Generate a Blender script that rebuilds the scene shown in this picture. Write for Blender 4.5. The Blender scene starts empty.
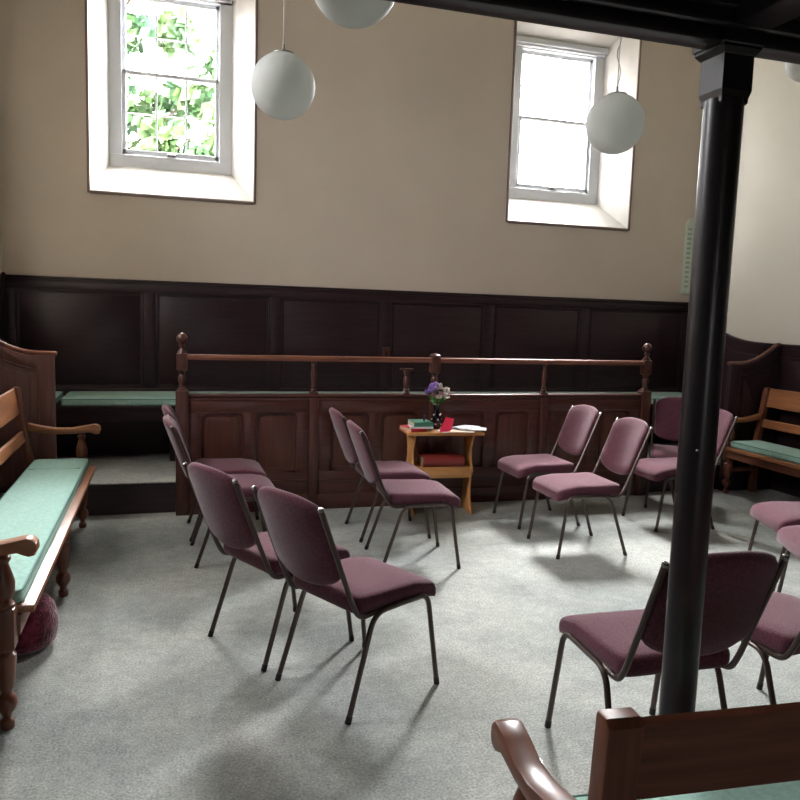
import bpy, bmesh, math, random
from mathutils import Vector, Matrix
C = bpy.context.scene.collection
PI = math.pi
# ---------------------------------------------------------------- materials
def lin(c):
    return tuple((v/255/12.92 if v/255 <= .04045 else ((v/255+.055)/1.055)**2.4) for v in c) + (1,)
def newmat(name):
    m = bpy.data.materials.new(name); m.use_nodes = True
    nt = m.node_tree; b = nt.nodes['Principled BSDF']
    return m, nt, b
def noise_mat(name, c1, c2, scale=(1, 1, 1), nscale=5, rough=.5, bump=0, bscale=None, detail=4, spec=.5, lo=.35, hi=.65, sheen=0, coat=0):
    m, nt, b = newmat(name)
    N, L = nt.nodes, nt.links
    tc = N.new('ShaderNodeTexCoord'); mp = N.new('ShaderNodeMapping'); mp.inputs['Scale'].default_value = scale
    L.new(tc.outputs['Object'], mp.inputs['Vector'])
    n = N.new('ShaderNodeTexNoise'); n.inputs['Scale'].default_value = nscale; n.inputs['Detail'].default_value = detail
    L.new(mp.outputs[0], n.inputs['Vector'])
    r = N.new('ShaderNodeValToRGB'); r.color_ramp.elements[0].position = lo; r.color_ramp.elements[1].position = hi
    r.color_ramp.elements[0].color = lin(c1); r.color_ramp.elements[1].color = lin(c2)
    L.new(n.outputs['Fac'], r.inputs['Fac']); L.new(r.outputs['Color'], b.inputs['Base Color'])
    b.inputs['Roughness'].default_value = rough
    b.inputs['Specular IOR Level'].default_value = spec
    if sheen:
        b.inputs['Sheen Weight'].default_value = sheen; b.inputs['Sheen Roughness'].default_value = .4
    if coat:
        b.inputs['Coat Weight'].default_value = coat; b.inputs['Coat Roughness'].default_value = .15
    if bump:
        n2 = N.new('ShaderNodeTexNoise'); n2.inputs['Scale'].default_value = bscale or nscale*8; n2.inputs['Detail'].default_value = 3
        L.new(mp.outputs[0], n2.inputs['Vector'])
        bp = N.new('ShaderNodeBump'); bp.inputs['Strength'].default_value = bump; bp.inputs['Distance'].default_value = .01
        L.new(n2.outputs['Fac'], bp.inputs['Height']); L.new(bp.outputs[0], b.inputs['Normal'])
    return m
def plain(name, c, rough=.5, metal=0, spec=.5):
    m, nt, b = newmat(name)
    b.inputs['Base Color'].default_value = lin(c); b.inputs['Roughness'].default_value = rough
    b.inputs['Metallic'].default_value = metal; b.inputs['Specular IOR Level'].default_value = spec
    return m
def wood(name, c1, c2, axis, rough=.35, spec=.5, n=3):
    s = [14, 14, 14]; s['xyz'.index(axis)] = 1
    return noise_mat(name, c1, c2, tuple(s), n, rough, detail=6, spec=spec, lo=.3, hi=.7)
M = {}
M['plaster'] = noise_mat('cream_plaster', (198, 187, 172), (204, 193, 178), nscale=1.2, rough=.8, bump=.15, bscale=9)
M['plaster_r'] = noise_mat('pale_plaster', (200, 195, 180), (206, 201, 187), nscale=1.2, rough=.8, bump=.12, bscale=9)
M['white_plaster'] = noise_mat('white_reveal_paint', (196, 192, 184), (208, 204, 196), nscale=4, rough=.6, bump=.2, bscale=14)
M['ceiling'] = plain('ceiling_white', (228, 225, 216), .9)
M['white_paint'] = plain('white_gloss_paint', (218, 222, 226), .35)
M['bead'] = plain('brown_bead_paint', (124, 108, 98), .5)
for ax in 'xyz':
    M['dark_'+ax] = wood('dark_oak_'+ax, (34, 22, 25), (50, 32, 36), ax, .36, .4)
    M['red_'+ax] = wood('mahogany_'+ax, (62, 33, 28), (86, 49, 40), ax, .3, .5)
    M['panel_'+ax] = wood('mahogany_panel_'+ax, (74, 40, 32), (94, 54, 43), ax, .34, .45)
    M['bench_'+ax] = wood('bench_wood_'+ax, (92, 52, 37), (126, 77, 56), ax, .32, .5)
    M['honey_'+ax] = wood('honey_wood_'+ax, (136, 86, 56), (176, 120, 82), ax, .35, .5)
    M['pine_'+ax] = wood('pine_'+ax, (186, 128, 72), (212, 156, 98), ax, .4, .4)
M['endpanel'] = wood('screen_wood', (96, 62, 56), (120, 82, 74), 'z', .4, .45)
M['black_wood'] = noise_mat('black_painted_wood', (24, 20, 24), (32, 27, 31), nscale=6, rough=.33, spec=.5)
M['seat'] = noise_mat('plum_fabric', (84, 50, 60), (102, 63, 73), nscale=120, rough=.95, bump=.3, bscale=300, detail=2, spec=.1, sheen=.28)
M['tube'] = plain('dark_bronze_tube', (80, 69, 64), .34, .65)
M['cap'] = plain('black_rubber', (18, 17, 17), .6)
M['chrome'] = plain('tube_end_plug', (150, 148, 145), .25, .8)
M['mint'] = noise_mat('mint_fabric', (146, 184, 173), (162, 198, 187), nscale=60, rough=.9, bump=.35, bscale=260, detail=2, spec=.1, sheen=.2)
M['piping'] = plain('mint_piping', (112, 150, 140), .8, spec=.2)
M['maroon'] = noise_mat('maroon_plush', (66, 18, 32), (128, 52, 72), nscale=22, rough=.95, bump=.8, bscale=90, spec=.1, sheen=.6)
# carpet with worn blotches
m, nt, b = newmat('grey_carpet'); N, L = nt.nodes, nt.links
tc = N.new('ShaderNodeTexCoord')
n1 = N.new('ShaderNodeTexNoise'); n1.inputs['Scale'].default_value = 1.1; n1.inputs['Detail'].default_value = 5; n1.inputs['Roughness'].default_value = .6
n2 = N.new('ShaderNodeTexNoise'); n2.inputs['Scale'].default_value = 110; n2.inputs['Detail'].default_value = 3
n3 = N.new('ShaderNodeTexNoise'); n3.inputs['Scale'].default_value = 22; n3.inputs['Detail'].default_value = 4
for n in (n1, n2, n3): L.new(tc.outputs['Object'], n.inputs['Vector'])
r1 = N.new('ShaderNodeValToRGB'); r1.color_ramp.elements[0].position = .36; r1.color_ramp.elements[1].position = .6
r1.color_ramp.elements[0].color = lin((134, 138, 136)); r1.color_ramp.elements[1].color = lin((170, 172, 167))
L.new(n1.outputs['Fac'], r1.inputs['Fac'])
r2 = N.new('ShaderNodeValToRGB'); r2.color_ramp.elements[0].position = .3; r2.color_ramp.elements[1].position = .72
r2.color_ramp.elements[0].color = (.62, .62, .62, 1); r2.color_ramp.elements[1].color = (1.22, 1.22, 1.2, 1)
L.new(n2.outputs['Fac'], r2.inputs['Fac'])
r3 = N.new('ShaderNodeValToRGB'); r3.color_ramp.elements[0].position = .35; r3.color_ramp.elements[1].position = .65
r3.color_ramp.elements[0].color = (.9, .9, .9, 1); r3.color_ramp.elements[1].color = (1.05, 1.05, 1.05, 1)
L.new(n3.outputs['Fac'], r3.inputs['Fac'])
def mul(a, bb):
    x = N.new('ShaderNodeMix'); x.data_type = 'RGBA'; x.blend_type = 'MULTIPLY'; x.inputs['Factor'].default_value = 1
    L.new(a, x.inputs['A']); L.new(bb, x.inputs['B']); return x.outputs['Result']
L.new(mul(mul(r1.outputs[0], r2.outputs[0]), r3.outputs[0]), b.inputs['Base Color'])
b.inputs['Roughness'].default_value = .95; b.inputs['Specular IOR Level'].default_value = .15
bp = N.new('ShaderNodeBump'); bp.inputs['Strength'].default_value = .5; bp.inputs['Distance'].default_value = .006
L.new(n2.outputs['Fac'], bp.inputs['Height']); L.new(bp.outputs[0], b.inputs['Normal'])
M['carpet'] = m
# window glass: thin pane
m, nt, b = newmat('window_glass'); N, L = nt.nodes, nt.links
out = N['Material Output']; tr = N.new('ShaderNodeBsdfTransparent'); gl = N.new('ShaderNodeBsdfGlossy'); gl.inputs['Roughness'].default_value = .03
mx = N.new('ShaderNodeMixShader'); mx.inputs['Fac'].default_value = .06
L.new(tr.outputs[0], mx.inputs[1]); L.new(gl.outputs[0], mx.inputs[2]); L.new(mx.outputs[0], out.inputs['Surface'])
M['glass'] = m
# opal globe
m, nt, b = newmat('opal_glass'); N, L = nt.nodes, nt.links
out = N['Material Output']
df = N.new('ShaderNodeBsdfDiffuse'); df.inputs['Color'].default_value = lin((226, 226, 220))
tl = N.new('ShaderNodeBsdfTranslucent'); tl.inputs['Color'].default_value = lin((222, 226, 220))
mx = N.new('ShaderNodeMixShader'); mx.inputs['Fac'].default_value = .62
L.new(df.outputs[0], mx.inputs[1]); L.new(tl.outputs[0], mx.inputs[2])
gl = N.new('ShaderNodeBsdfGlossy'); gl.inputs['Roughness'].default_value = .5
fr = N.new('ShaderNodeFresnel'); fr.inputs['IOR'].default_value = 1.25
mx2 = N.new('ShaderNodeMixShader'); L.new(fr.outputs[0], mx2.inputs['Fac'])
L.new(mx.outputs[0], mx2.inputs[1]); L.new(gl.outputs[0], mx2.inputs[2]); L.new(mx2.outputs[0], out.inputs['Surface'])
M['opal'] = m
M['cord'] = plain('lamp_cord', (170, 165, 155), .6)
M['lampcap'] = plain('lamp_cap', (120, 118, 112), .4)
M['plaque'] = plain('pale_mint_plastic', (200, 212, 194), .5)
M['plaque_dark'] = plain('slot_grey', (158, 172, 156), .6)
M['leaf'] = noise_mat('tree_leaves', (38, 74, 50), (74, 98, 50), nscale=1.3, rough=.6, detail=2)
M['bark'] = plain('tree_bark', (50, 42, 32), .9)
M['grass'] = plain('gravel', (96, 92, 86), .95)
M['paper'] = plain('white_paper', (214, 212, 212), .7)
M['paper_cream'] = plain('cream_paper', (224, 206, 180), .7)
M['paper_grey'] = noise_mat('printed_grey_page', (120, 118, 128), (206, 206, 212), nscale=40, rough=.6)
M['book_green'] = plain('green_cloth', (62, 124, 100), .6)
M['book_red'] = plain('red_cloth', (200, 48, 62), .5)
M['book_darkred'] = plain('dark_red_leather', (136, 50, 46), .4)
M['book_purple'] = plain('purple_cover', (72, 36, 62), .5)
M['pages'] = plain('page_edges', (196, 178, 150), .8)
M['pink'] = plain('pink_paper', (244, 84, 128), .5)
M['vase'] = plain('black_glaze', (14, 13, 18), .15)
M['stem'] = plain('flower_stem', (70, 120, 50), .6)
M['fl_purple'] = plain('purple_petals', (168, 138, 206), .7)
M['fl_white'] = plain('cream_petals', (232, 222, 212), .7)
M['fl_pink'] = plain('pale_pink_petals', (226, 180, 196), .7)
M['ped_leaf'] = plain('green_leaves', (90, 150, 70), .6)
# ---------------------------------------------------------------- mesh helpers
def obj(name, bm, mat, parent=None, smooth=True, ang=35, loc=None, rot=None):
    bmesh.ops.remove_doubles(bm, verts=bm.verts, dist=1e-6) if False else None
    bmesh.ops.recalc_face_normals(bm, faces=bm.faces)
    me = bpy.data.meshes.new(name); bm.to_mesh(me); bm.free()
    if smooth:
        me.shade_smooth(); me.set_sharp_from_angle(angle=math.radians(ang))
    if mat: me.materials.append(M[mat] if isinstance(mat, str) else mat)
    o = bpy.data.objects.new(name, me); C.objects.link(o)
    if parent: o.parent = parent
    if loc: o.location = loc
    if rot: o.rotation_euler = rot
    return o
def tag(o, label, cat, group=None, kind=None):
    o['label'] = label; o['category'] = cat
    if group: o['group'] = group
    if kind: o['kind'] = kind
    return o
def thing(name, label, cat, loc=(0, 0, 0), rz=0, group=None):
    o = bpy.data.objects.new(name, None); C.objects.link(o); o.empty_display_size = .1
    o.location = loc; o.rotation_euler = (0, 0, rz)
    return tag(o, label, cat, group)
def struct(name, bm, mat, **k):
    o = obj(name, bm, mat, **k); o['kind'] = 'structure'; return o
def B(): return bmesh.new()
def box(bm, x0, x1, y0, y1, z0, z1, bev=0, seg=2, mtx=None):
    t = bmesh.new()
    bmesh.ops.create_cube(t, size=1)
    for v in t.verts:
        v.co = Vector(((x0+x1)/2+v.co.x*(x1-x0), (y0+y1)/2+v.co.y*(y1-y0), (z0+z1)/2+v.co.z*(z1-z0)))
    if bev: bmesh.ops.bevel(t, geom=list(t.edges), offset=bev, segments=seg, affect='EDGES', profile=.5)
    if mtx: bmesh.ops.transform(t, matrix=mtx, verts=t.verts)
    merge(bm, t)
def merge(bm, t):
    me = bpy.data.meshes.new('tmp'); t.to_mesh(me); t.free(); bm.from_mesh(me); bpy.data.meshes.remove(me)
def lathe(bm, prof, cx=0, cy=0, z0=0, n=20, mtx=None):
    """prof: list of (z, r)"""
    t = bmesh.new(); rings = []
    for z, r in prof:
        if r < 1e-5: rings.append([t.verts.new((cx, cy, z0+z))]*n); continue
        rings.append([t.verts.new((cx+r*math.cos(2*PI*i/n), cy+r*math.sin(2*PI*i/n), z0+z)) for i in range(n)])
    for a, b_ in zip(rings, rings[1:]):
        for i in range(n):
            vs = []
            for v in (a[i], a[(i+1) % n], b_[(i+1) % n], b_[i]):
                if v not in vs: vs.append(v)
            if len(vs) > 2: t.faces.new(vs)
    for rg, z in ((rings[0], 0), (rings[-1], 1)):
        if rg[0] is not rg[1]: t.faces.new(rg)
    if mtx: bmesh.ops.transform(t, matrix=mtx, verts=t.verts)
    merge(bm, t)
def smoothpath(pts, rad=.03, seg=5):
    """round the corners of a polyline"""
    P = [Vector(p) for p in pts]; out = [P[0]]
    for i in range(1, len(P)-1):
        a, b_, c = P[i-1], P[i], P[i+1]
        r = rad[i] if isinstance(rad, (list, tuple)) else rad
        d1 = (a-b_); d2 = (c-b_); r1 = min(r, d1.length*.49); r2 = min(r, d2.length*.49)
        s = b_+d1.normalized()*r1; e = b_+d2.normalized()*r2
        for k in range(seg+1):
            t = k/seg; out.append(s*(1-t)**2+b_*2*t*(1-t)+e*t*t)
    out.append(P[-1]); return out
def tube(bm, pts, r, n=10, closed=False, caps=True):
    P = [Vector(p) for p in pts]; rings = []
    T = []
    for i in range(len(P)):
        if closed: d = P[(i+1) % len(P)]-P[i-1]
        else: d = P[min(i+1, len(P)-1)]-P[max(i-1, 0)]
        T.append(d.normalized())
    up = Vector((0, 0, 1)) if abs(T[0].z) < .9 else Vector((1, 0, 0))
    nrm = (up-T[0]*up.dot(T[0])).normalized()
    for i, p in enumerate(P):
        nrm = (nrm-T[i]*nrm.dot(T[i])).normalized(); bi = T[i].cross(nrm)
        rr = r[i] if isinstance(r, (list, tuple)) else r
        rings.append([bm.verts.new(p+(nrm*math.cos(2*PI*k/n)+bi*math.sin(2*PI*k/n))*rr) for k in range(n)])
    m_ = len(rings)
    for i in range(m_ if closed else m_-1):
        a, b_ = rings[i], rings[(i+1) % m_]
        for k in range(n): bm.faces.new((a[k], a[(k+1) % n], b_[(k+1) % n], b_[k]))
    if caps and not closed: bm.faces.new(rings[0]); bm.faces.new(rings[-1])
def prism(bm, poly, a0, a1, axis='y', bev=0):
    """extrude 2D polygon: axis 'y' -> poly is (x,z); 'x' -> poly is (y,z); 'z' -> poly (x,y)"""
    t = bmesh.new()
    def co(p, a):
        return {'y': (p[0], a, p[1]), 'x': (a, p[0], p[1]), 'z': (p[0], p[1], a)}[axis]
    A = [t.verts.new(co(p, a0)) for p in poly]; Z = [t.verts.new(co(p, a1)) for p in poly]
    t.faces.new(A); t.faces.new(Z)
    for i in range(len(poly)): t.faces.new((A[i], A[(i+1) % len(poly)], Z[(i+1) % len(poly)], Z[i]))
    if bev:
        bmesh.ops.recalc_face_normals(t, faces=t.faces)
        es = [e for e in t.edges if (e.verts[0] in A) == (e.verts[1] in A)]
        bmesh.ops.bevel(t, geom=es, offset=bev, segments=2, affect='EDGES', profile=.5)
    merge(bm, t)
def pillow(bm, outline, prof, fn):
    """outline: convex 2D loop around (0,0); prof: list of (inset scale, height); fn(u,v,h)->xyz"""
    rings = []
    ins = lambda p, s: (p[0]*s, p[1]*s)
    for s, h in prof: rings.append([bm.verts.new(fn(*ins(p, s), h)) for p in outline])
    n = len(outline)
    for a, b_ in zip(rings, rings[1:]):
        for i in range(n): bm.faces.new((a[i], a[(i+1) % n], b_[(i+1) % n], b_[i]))
    for rg, (s, h) in ((rings[0], prof[0]), (rings[-1], prof[-1])):
        c = bm.verts.new(fn(0, 0, h))
        for i in range(n): bm.faces.new((rg[i], rg[(i+1) % n], c))
def rrect(w, h, r, seg=6, extra=4):
    pts = []
    for cx, cy, a0 in ((w/2-r, h/2-r, 0), (-w/2+r, h/2-r, 90), (-w/2+r, -h/2+r, 180), (w/2-r, -h/2+r, 270)):
        for k in range(seg+1):
            a = math.radians(a0+90*k/seg); pts.append((cx+r*math.cos(a), cy+r*math.sin(a)))
    out = []
    for i, p in enumerate(pts):
        out.append(p); q = pts[(i+1) % len(pts)]
        d = math.hypot(q[0]-p[0], q[1]-p[1])
        if d > .08:
            for k in range(1, extra): out.append((p[0]+(q[0]-p[0])*k/extra, p[1]+(q[1]-p[1])*k/extra))
    return out
# ---------------------------------------------------------------- room shell
XL, XR, YB, YF, ZC = -1.31, 5.42, 7.12, -3.2, 5.0
bm = B(); box(bm, XL-.6, XR+.6, YF-.6, YB+.6, -.1, 0); struct('floor', bm, 'carpet', smooth=False)
bm = B(); box(bm, XL-.6, XR+.6, YF-.6, YB+.6, ZC, ZC+.1); struct('ceiling', bm, 'ceiling', smooth=False)
def wall(name, mp, u0, u1, v0, v1, ops, depth, mat):
    """mp(u,v,d)->xyz; ops: (iu0,iu1,iv0,iv1, ou0,ou1,ov0,ov1); inner face, reveals and outer face"""
    bm = B(); bmr = B()
    def sheet(d, rects):
        us = sorted({u0, u1}|{r[0] for r in rects}|{r[1] for r in rects}); vs = sorted({v0, v1}|{r[2] for r in rects}|{r[3] for r in rects})
        for a, b_ in zip(us, us[1:]):
            for c, e in zip(vs, vs[1:]):
                mu, mv = (a+b_)/2, (c+e)/2
                if any(r[0] < mu < r[1] and r[2] < mv < r[3] for r in rects): continue
                bm.faces.new([bm.verts.new(mp(*q, d)) for q in ((a, c), (b_, c), (b_, e), (a, e))])
    sheet(0, [o[:4] for o in ops]); sheet(depth, [o[4:] for o in ops])
    for (a, b_) in (((u0, v0), (u1, v0)), ((u1, v0), (u1, v1)), ((u1, v1), (u0, v1)), ((u0, v1), (u0, v0))):
        bm.faces.new([bm.verts.new(mp(*q)) for q in ((*a, 0), (*b_, 0), (*b_, depth), (*a, depth))])
    for o in ops:
        I = [(o[0], o[2]), (o[1], o[2]), (o[1], o[3]), (o[0], o[3])]; O = [(o[4], o[6]), (o[5], o[6]), (o[5], o[7]), (o[4], o[7])]
        for k in range(4):
            a, b_ = k, (k+1) % 4
            bmr.faces.new([bmr.verts.new(mp(*q)) for q in ((*I[a], 0), (*I[b_], 0), (*O[b_], depth), (*O[a], depth))])
    bmesh.ops.remove_doubles(bm, verts=bm.verts, dist=1e-4); bmesh.ops.remove_doubles(bmr, verts=bmr.verts, dist=1e-4)
    w = struct(name, bm, mat, smooth=False)
    if ops:
        r = obj('window_reveal', bmr, 'white_plaster', w, smooth=False)
    else: bmr.free()
    return w
D = .46   # wall thickness
SASH = .38
def outer(o, s=.17, s2=.215, sill=.36, head=-.30):
    return (o[0]+s, o[1]-s2, o[2]+sill, o[3]+head)
wn = [0]
def portal(loc, rot, sx, sy):
    l = bpy.data.lights.new('window_daylight', 'AREA'); l.shape = 'RECTANGLE'; l.size = sx; l.size_y = sy
    l.cycles.is_portal = True
    o = bpy.data.objects.new('window_daylight', l); C.objects.link(o); o.location = loc; o.rotation_euler = rot
def make_window(mp, o, ou=None):
    """sash window sitting at depth SASH inside the splay; o = inner rectangle"""
    wn[0] += 1
    k = (SASH)/D; ou = ou or outer(o)
    a, b_, c, e = [o[i]+(ou[i]-o[i])*k for i in range(4)]
    root = bpy.data.objects.new('window_%d' % wn[0], None); C.objects.link(root); root['kind'] = 'structure'
    mt = Matrix.Identity(4)
    P0 = Vector(mp(0, 0, 0)); U = Vector(mp(1, 0, 0))-P0; V = Vector(mp(0, 1, 0))-P0; W = Vector(mp(0, 0, 1))-P0
    T = Matrix(((U.x, W.x, V.x, P0.x), (U.y, W.y, V.y, P0.y), (U.z, W.z, V.z, P0.z), (0, 0, 0, 1)))
    def bx(bm, u0, u1, d0, d1, v0, v1, bev=.003): box(bm, u0, u1, d0, d1, v0, v1, bev, 1, T)
    f = B(); fw = .1
    bx(f, a-.03, a+fw, SASH-.02, SASH+.08, c-.03, e+.05); bx(f, b_-fw, b_+.03, SASH-.02, SASH+.08, c-.03, e+.05)
    bx(f, a, b_, SASH-.03, SASH+.08, c-.04, c+.085); bx(f, a, b_, SASH-.02, SASH+.08, e-.07, e+.06)
    obj('frame', f, 'white_paint', root)
    f = B(); bx(f, a-.01, b_+.02, SASH-.07, SASH-.02, e-.03, e+.03, .006); bx(f, a+.01, b_, SASH-.05, SASH-.02, e-.055, e-.03, .004); obj('head_moulding', f, 'white_paint', root)
    g0, g1 = a+fw, b_-fw; zb = c+.085; zt = e-.07; zm = (zb+zt)/2+.02
    for nm, y0, z0, z1 in (('lower_sash', SASH+.0, zb, zm+.02), ('upper_sash', SASH+.035, zm-.02, zt)):
        f = B(); s = .035
        bx(f, g0, g0+s, y0, y0+.03, z0, z1); bx(f, g1-s, g1, y0, y0+.03, z0, z1)
        bx(f, g0, g1, y0, y0+.03, z0, z0+(.05 if nm[0] == 'l' else .035)); bx(f, g0, g1, y0, y0+.03, z1-.035, z1)
        for t in (1/3, 2/3):
            x = g0+s+(g1-g0-2*s)*t; bx(f, x-.008, x+.008, y0+.005, y0+.02, z0+.03, z1-.03, .002)
        zz = (z0+z1)/2; bx(f, g0+s, g1-s, y0+.005, y0+.02, zz-.006, zz+.006, .002)
        so = obj(nm, f, 'white_paint', root)
        f = B(); bx(f, g0+.02, g1-.02, y0+.014, y0+.017, z0+.02, z1-.02, 0); obj('pane', f, 'glass', so)
    f = B(); bx(f, (a+b_)/2-.035, (a+b_)/2+.035, SASH-.03, SASH, zb+.012, zb+.03, .003); obj('sash_lift', f, 'chrome', root)
    # bead round the opening at the wall face
    f = B(); t = .022; i0, i1, j0, j1 = o
    bx(f, i0-t, i0, -.012, .01, j0-t, j1+t); bx(f, i1, i1+t, -.012, .01, j0-t, j1+t)
    bx(f, i0, i1, -.016, .01, j0-t*1.3, j0); bx(f, i0, i1, -.012, .01, j1, j1+t)
    obj('architrave_bead', f, 'bead', root)
    cen = T @ Vector(((a+b_)/2, SASH+.12, (c+e)/2))
    q = (-W).to_track_quat('-Z', 'Z')
    portal(cen, q.to_euler(), b_-a, e-c)
W1 = (-.62, .74, 2.465, 4.55); W2 = (3.22, 4.58, 2.465, 4.55)
mb = lambda u, v, d: (u, YB+d, v)
wall('wall_back', mb, XL-.46, XR+.46, 0, ZC, [W1+outer(W1), W2+outer(W2)], D, 'plaster')
for w in (W1, W2): make_window(mb, w)
ml = lambda u, v, d: (XL-d, u, v)
LW = [(3.1, 4.46, 2.4, 4.6)]
wall('wall_left', ml, YF, YB, 0, ZC, [w+outer(w) for w in LW], D, 'plaster')
for w in LW: make_window(ml, w)
mr = lambda u, v, d: (XR+d, u, v)
RW = []
wall('wall_right', mr, YF, YB, 0, ZC, [w+outer(w) for w in RW], D, 'plaster_r')
for w in RW: make_window(mr, w)
mf = lambda u, v, d: (u, YF-d, v)
FILL_W = [(.1, .9, 1.0, 1.8)]  # unseen small window, added as fill light from behind the camera
wall('wall_front', mf, XL-.46, XR+.46, 0, ZC, [w+outer(w, .06, .06, .1, -.05) for w in FILL_W], D, 'plaster')
for w in FILL_W: make_window(mf, w, outer(w, .06, .06, .1, -.05))
# ---------------------------------------------------------------- wainscot panelling
def panelling(bm, u0, u1, z0, z1, edges, mp, rail_b=.12, rail_t=.12, st=.05, cap=True):
    """boards on a wall: edges = list of stile centre positions; mp: matrix from (u, out, z)"""
    def bx(a, b_, c, e, f, g, bev=.003): box(bm, a, b_, c, e, f, g, bev, 2, mp)
    bx(u0, u1, 0, .012, z0, z1, 0)
    bx(u0, u1, .012, .032, z1-rail_t, z1); bx(u0, u1, .012, .032, z0, z0+rail_b)
    for c in edges: bx(c-st, c+st, .012, .0315, z0+rail_b, z1-rail_t)
    for a, b_ in zip(edges, edges[1:]):
        if b_-a < .25: continue
        p0, p1, q0, q1 = a+st, b_-st, z0+rail_b, z1-rail_t
        m_ = .016
        bx(p0, p0+m_, .012, .026, q0, q1, .005); bx(p1-m_, p1, .012, .026, q0, q1, .005)
        bx(p0, p1, .012, .026, q0, q0+m_, .005); bx(p0, p1, .012, .026, q1-m_, q1, .005)
        bx(p0+.03, p1-.03, .010, .019, q0+.03, q1-.03, .006)
    if cap:
        bx(u0, u1, .0, .05, z1, z1+.022, .006); bx(u0, u1, .0, .04, z1-.018, z1, .005)
ZP = 1.71
bm = B()
panelling(bm, XL, XR, .23, ZP, [XL+.05, -.145, .95, 2.0, 3.06, 4.13, XR-.05], Matrix(((1, 0, 0, 0), (0, -1, 0, YB), (0, 0, 1, 0), (0, 0, 0, 1))), rail_b=.56, rail_t=.085)
struct('trim_1', bm, 'dark_x')
def side_dado(name, X, s):
    """dado on a side wall: high at the back wall, sweeping down to a lower run"""
    bm = B()
    mp = Matrix(((0, -s, 0, X), (1, 0, 0, 0), (0, 0, 1, 0), (0, 0, 0, 1)))   # u -> Y, out -> into the room
    yl = 5.98; zl = 1.33
    e = [yl-.05]; y = yl-.05
    while y > -3: y -= .95; e.append(y)
    e.reverse()
    panelling(bm, YF, yl, 0, zl, e, mp, .2, .1)
    # curved sweep between yl and the back wall
    pts = [(yl, 0), (YB-.03, 0), (YB-.03, ZP)]
    arc = []
    for k in range(15):
        t = k/14; arc.append((YB-.05-(YB-.05-yl)*t, zl+.006+(ZP+.02-zl)*(1-t)**2.3))
    prof = [(yl, 0), (YB-.03, 0)]+arc
    prism(bm, prof, X, X-s*.032, 'x')
    tube(bm, [(X-s*.022, a, b_) for a, b_ in arc], .018, 8)
    tube(bm, [(X-s*.034, a, b_-.11) for a, b_ in arc[3:]], .007, 6)
    return struct(name, bm, 'dark_y')
side_dado('trim_2', XL, -1); side_dado('trim_3', XR, 1)
# ---------------------------------------------------------------- platform
YP = 5.74; ZPL = .235
t = thing('raised_platform', 'low carpeted platform running along the back wall behind the panelled barrier', 'platform', (2.05, 6.45, 0))
t2 = (-2.05, -6.45)
bm = B(); box(bm, XL+.04, XR-.04, YP+.065, YB-.035, .0, ZPL-.012); o = obj('platform_base', bm, 'dark_x', t, loc=(t2[0], t2[1], 0))
bm = B(); box(bm, XL+.04, XR-.04, YP+.055, YB-.035, ZPL-.012, ZPL, .005); o = obj('carpet_top', bm, 'carpet', t, loc=(t2[0], t2[1], 0))
# wall bench on the platform
t = thing('fixed_bench', 'long fixed dark wooden bench against the panelled back wall', 'bench', (2.05, 6.8, ZPL))
def ob(name, bm, mat, par, **k):
    """child built in world coordinates"""
    o = obj(name, bm, mat, par, **k)
    bpy.context.view_layer.update()
    o.matrix_parent_inverse = par.matrix_world.inverted(); return o
bm = B(); box(bm, XL+.04, XR-.04, 6.5, YB-.034, .675, .705, .006); ob('seat_board', bm, 'dark_x', t)
bm = B(); box(bm, XL+.04, XR-.04, 6.53, 6.55, .57, .675, .003); ob('apron', bm, 'dark_x', t)
bm = B(); box(bm, XL+.04, XR-.04, 6.93, 6.95, ZPL, .675, .003); ob('lower_panel', bm, 'dark_x', t)
for x in (-1.0, .05, 1.1, 2.15, 3.2, 4.25, 5.2):
    bm = B(); box(bm, x-.03, x+.03, 6.56, 6.93, ZPL, .675, .003); ob('bracket', bm, 'dark_z', t)
# ---------------------------------------------------------------- cushions
def cushion(name, label, cx, cy, z, lx, ly, h, rz=0, group=None, seams=0):
    r = .03
    t = thing(name, label, 'cushion', (cx, cy, z), rz, group)
    bm = B(); out = rrect(lx, ly, r, 4, 16)
    fx = lambda d: 1-d/(lx/2)
    def fn(u, v, hh): return (u, v, hh)
    rings = []
    for ins, hh in ((.012, 0), (0, .008), (0, h-.012), (.004, h-.004), (.014, h), (.06, h+.004)):
        rings.append([bm.verts.new((u*(lx/2-ins)/(lx/2), v*(ly/2-ins)/(ly/2), hh)) for u, v in out])
    n = len(out)
    for a, b_ in zip(rings, rings[1:]):
        for i in range(n): bm.faces.new((a[i], a[(i+1) % n], b_[(i+1) % n], b_[i]))
    bm.faces.new(rings[0]); bm.faces.new(rings[-1])
    obj('cushion_pad', bm, 'mint', t)
    bm = B()
    for hh in (h-.006, .008):
        tube(bm, [(u*1.0, v*1.0, hh) for u, v in out], .0045, 6, closed=True)
    obj('piping', bm, 'piping', t)
    if seams:
        for x in seams:
            bm = B(); tube(bm, [(x, -ly/2+.02, h+.002), (x, ly/2-.02, h+.002)], .003, 5)
            obj('seam', bm, 'piping', t)
    return t
cushion('bench_cushion', 'long pale green cushion on the fixed bench under the back wall panelling', 2.25, 6.79, .706, 6.1, .56, .06, seams=(-1.9, -.35, 1.2))
cushion('bench_cushion', 'short pale green cushion in the left corner behind the curved end screen', -1.045, 6.66, .706, .4, .8, .06)
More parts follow.
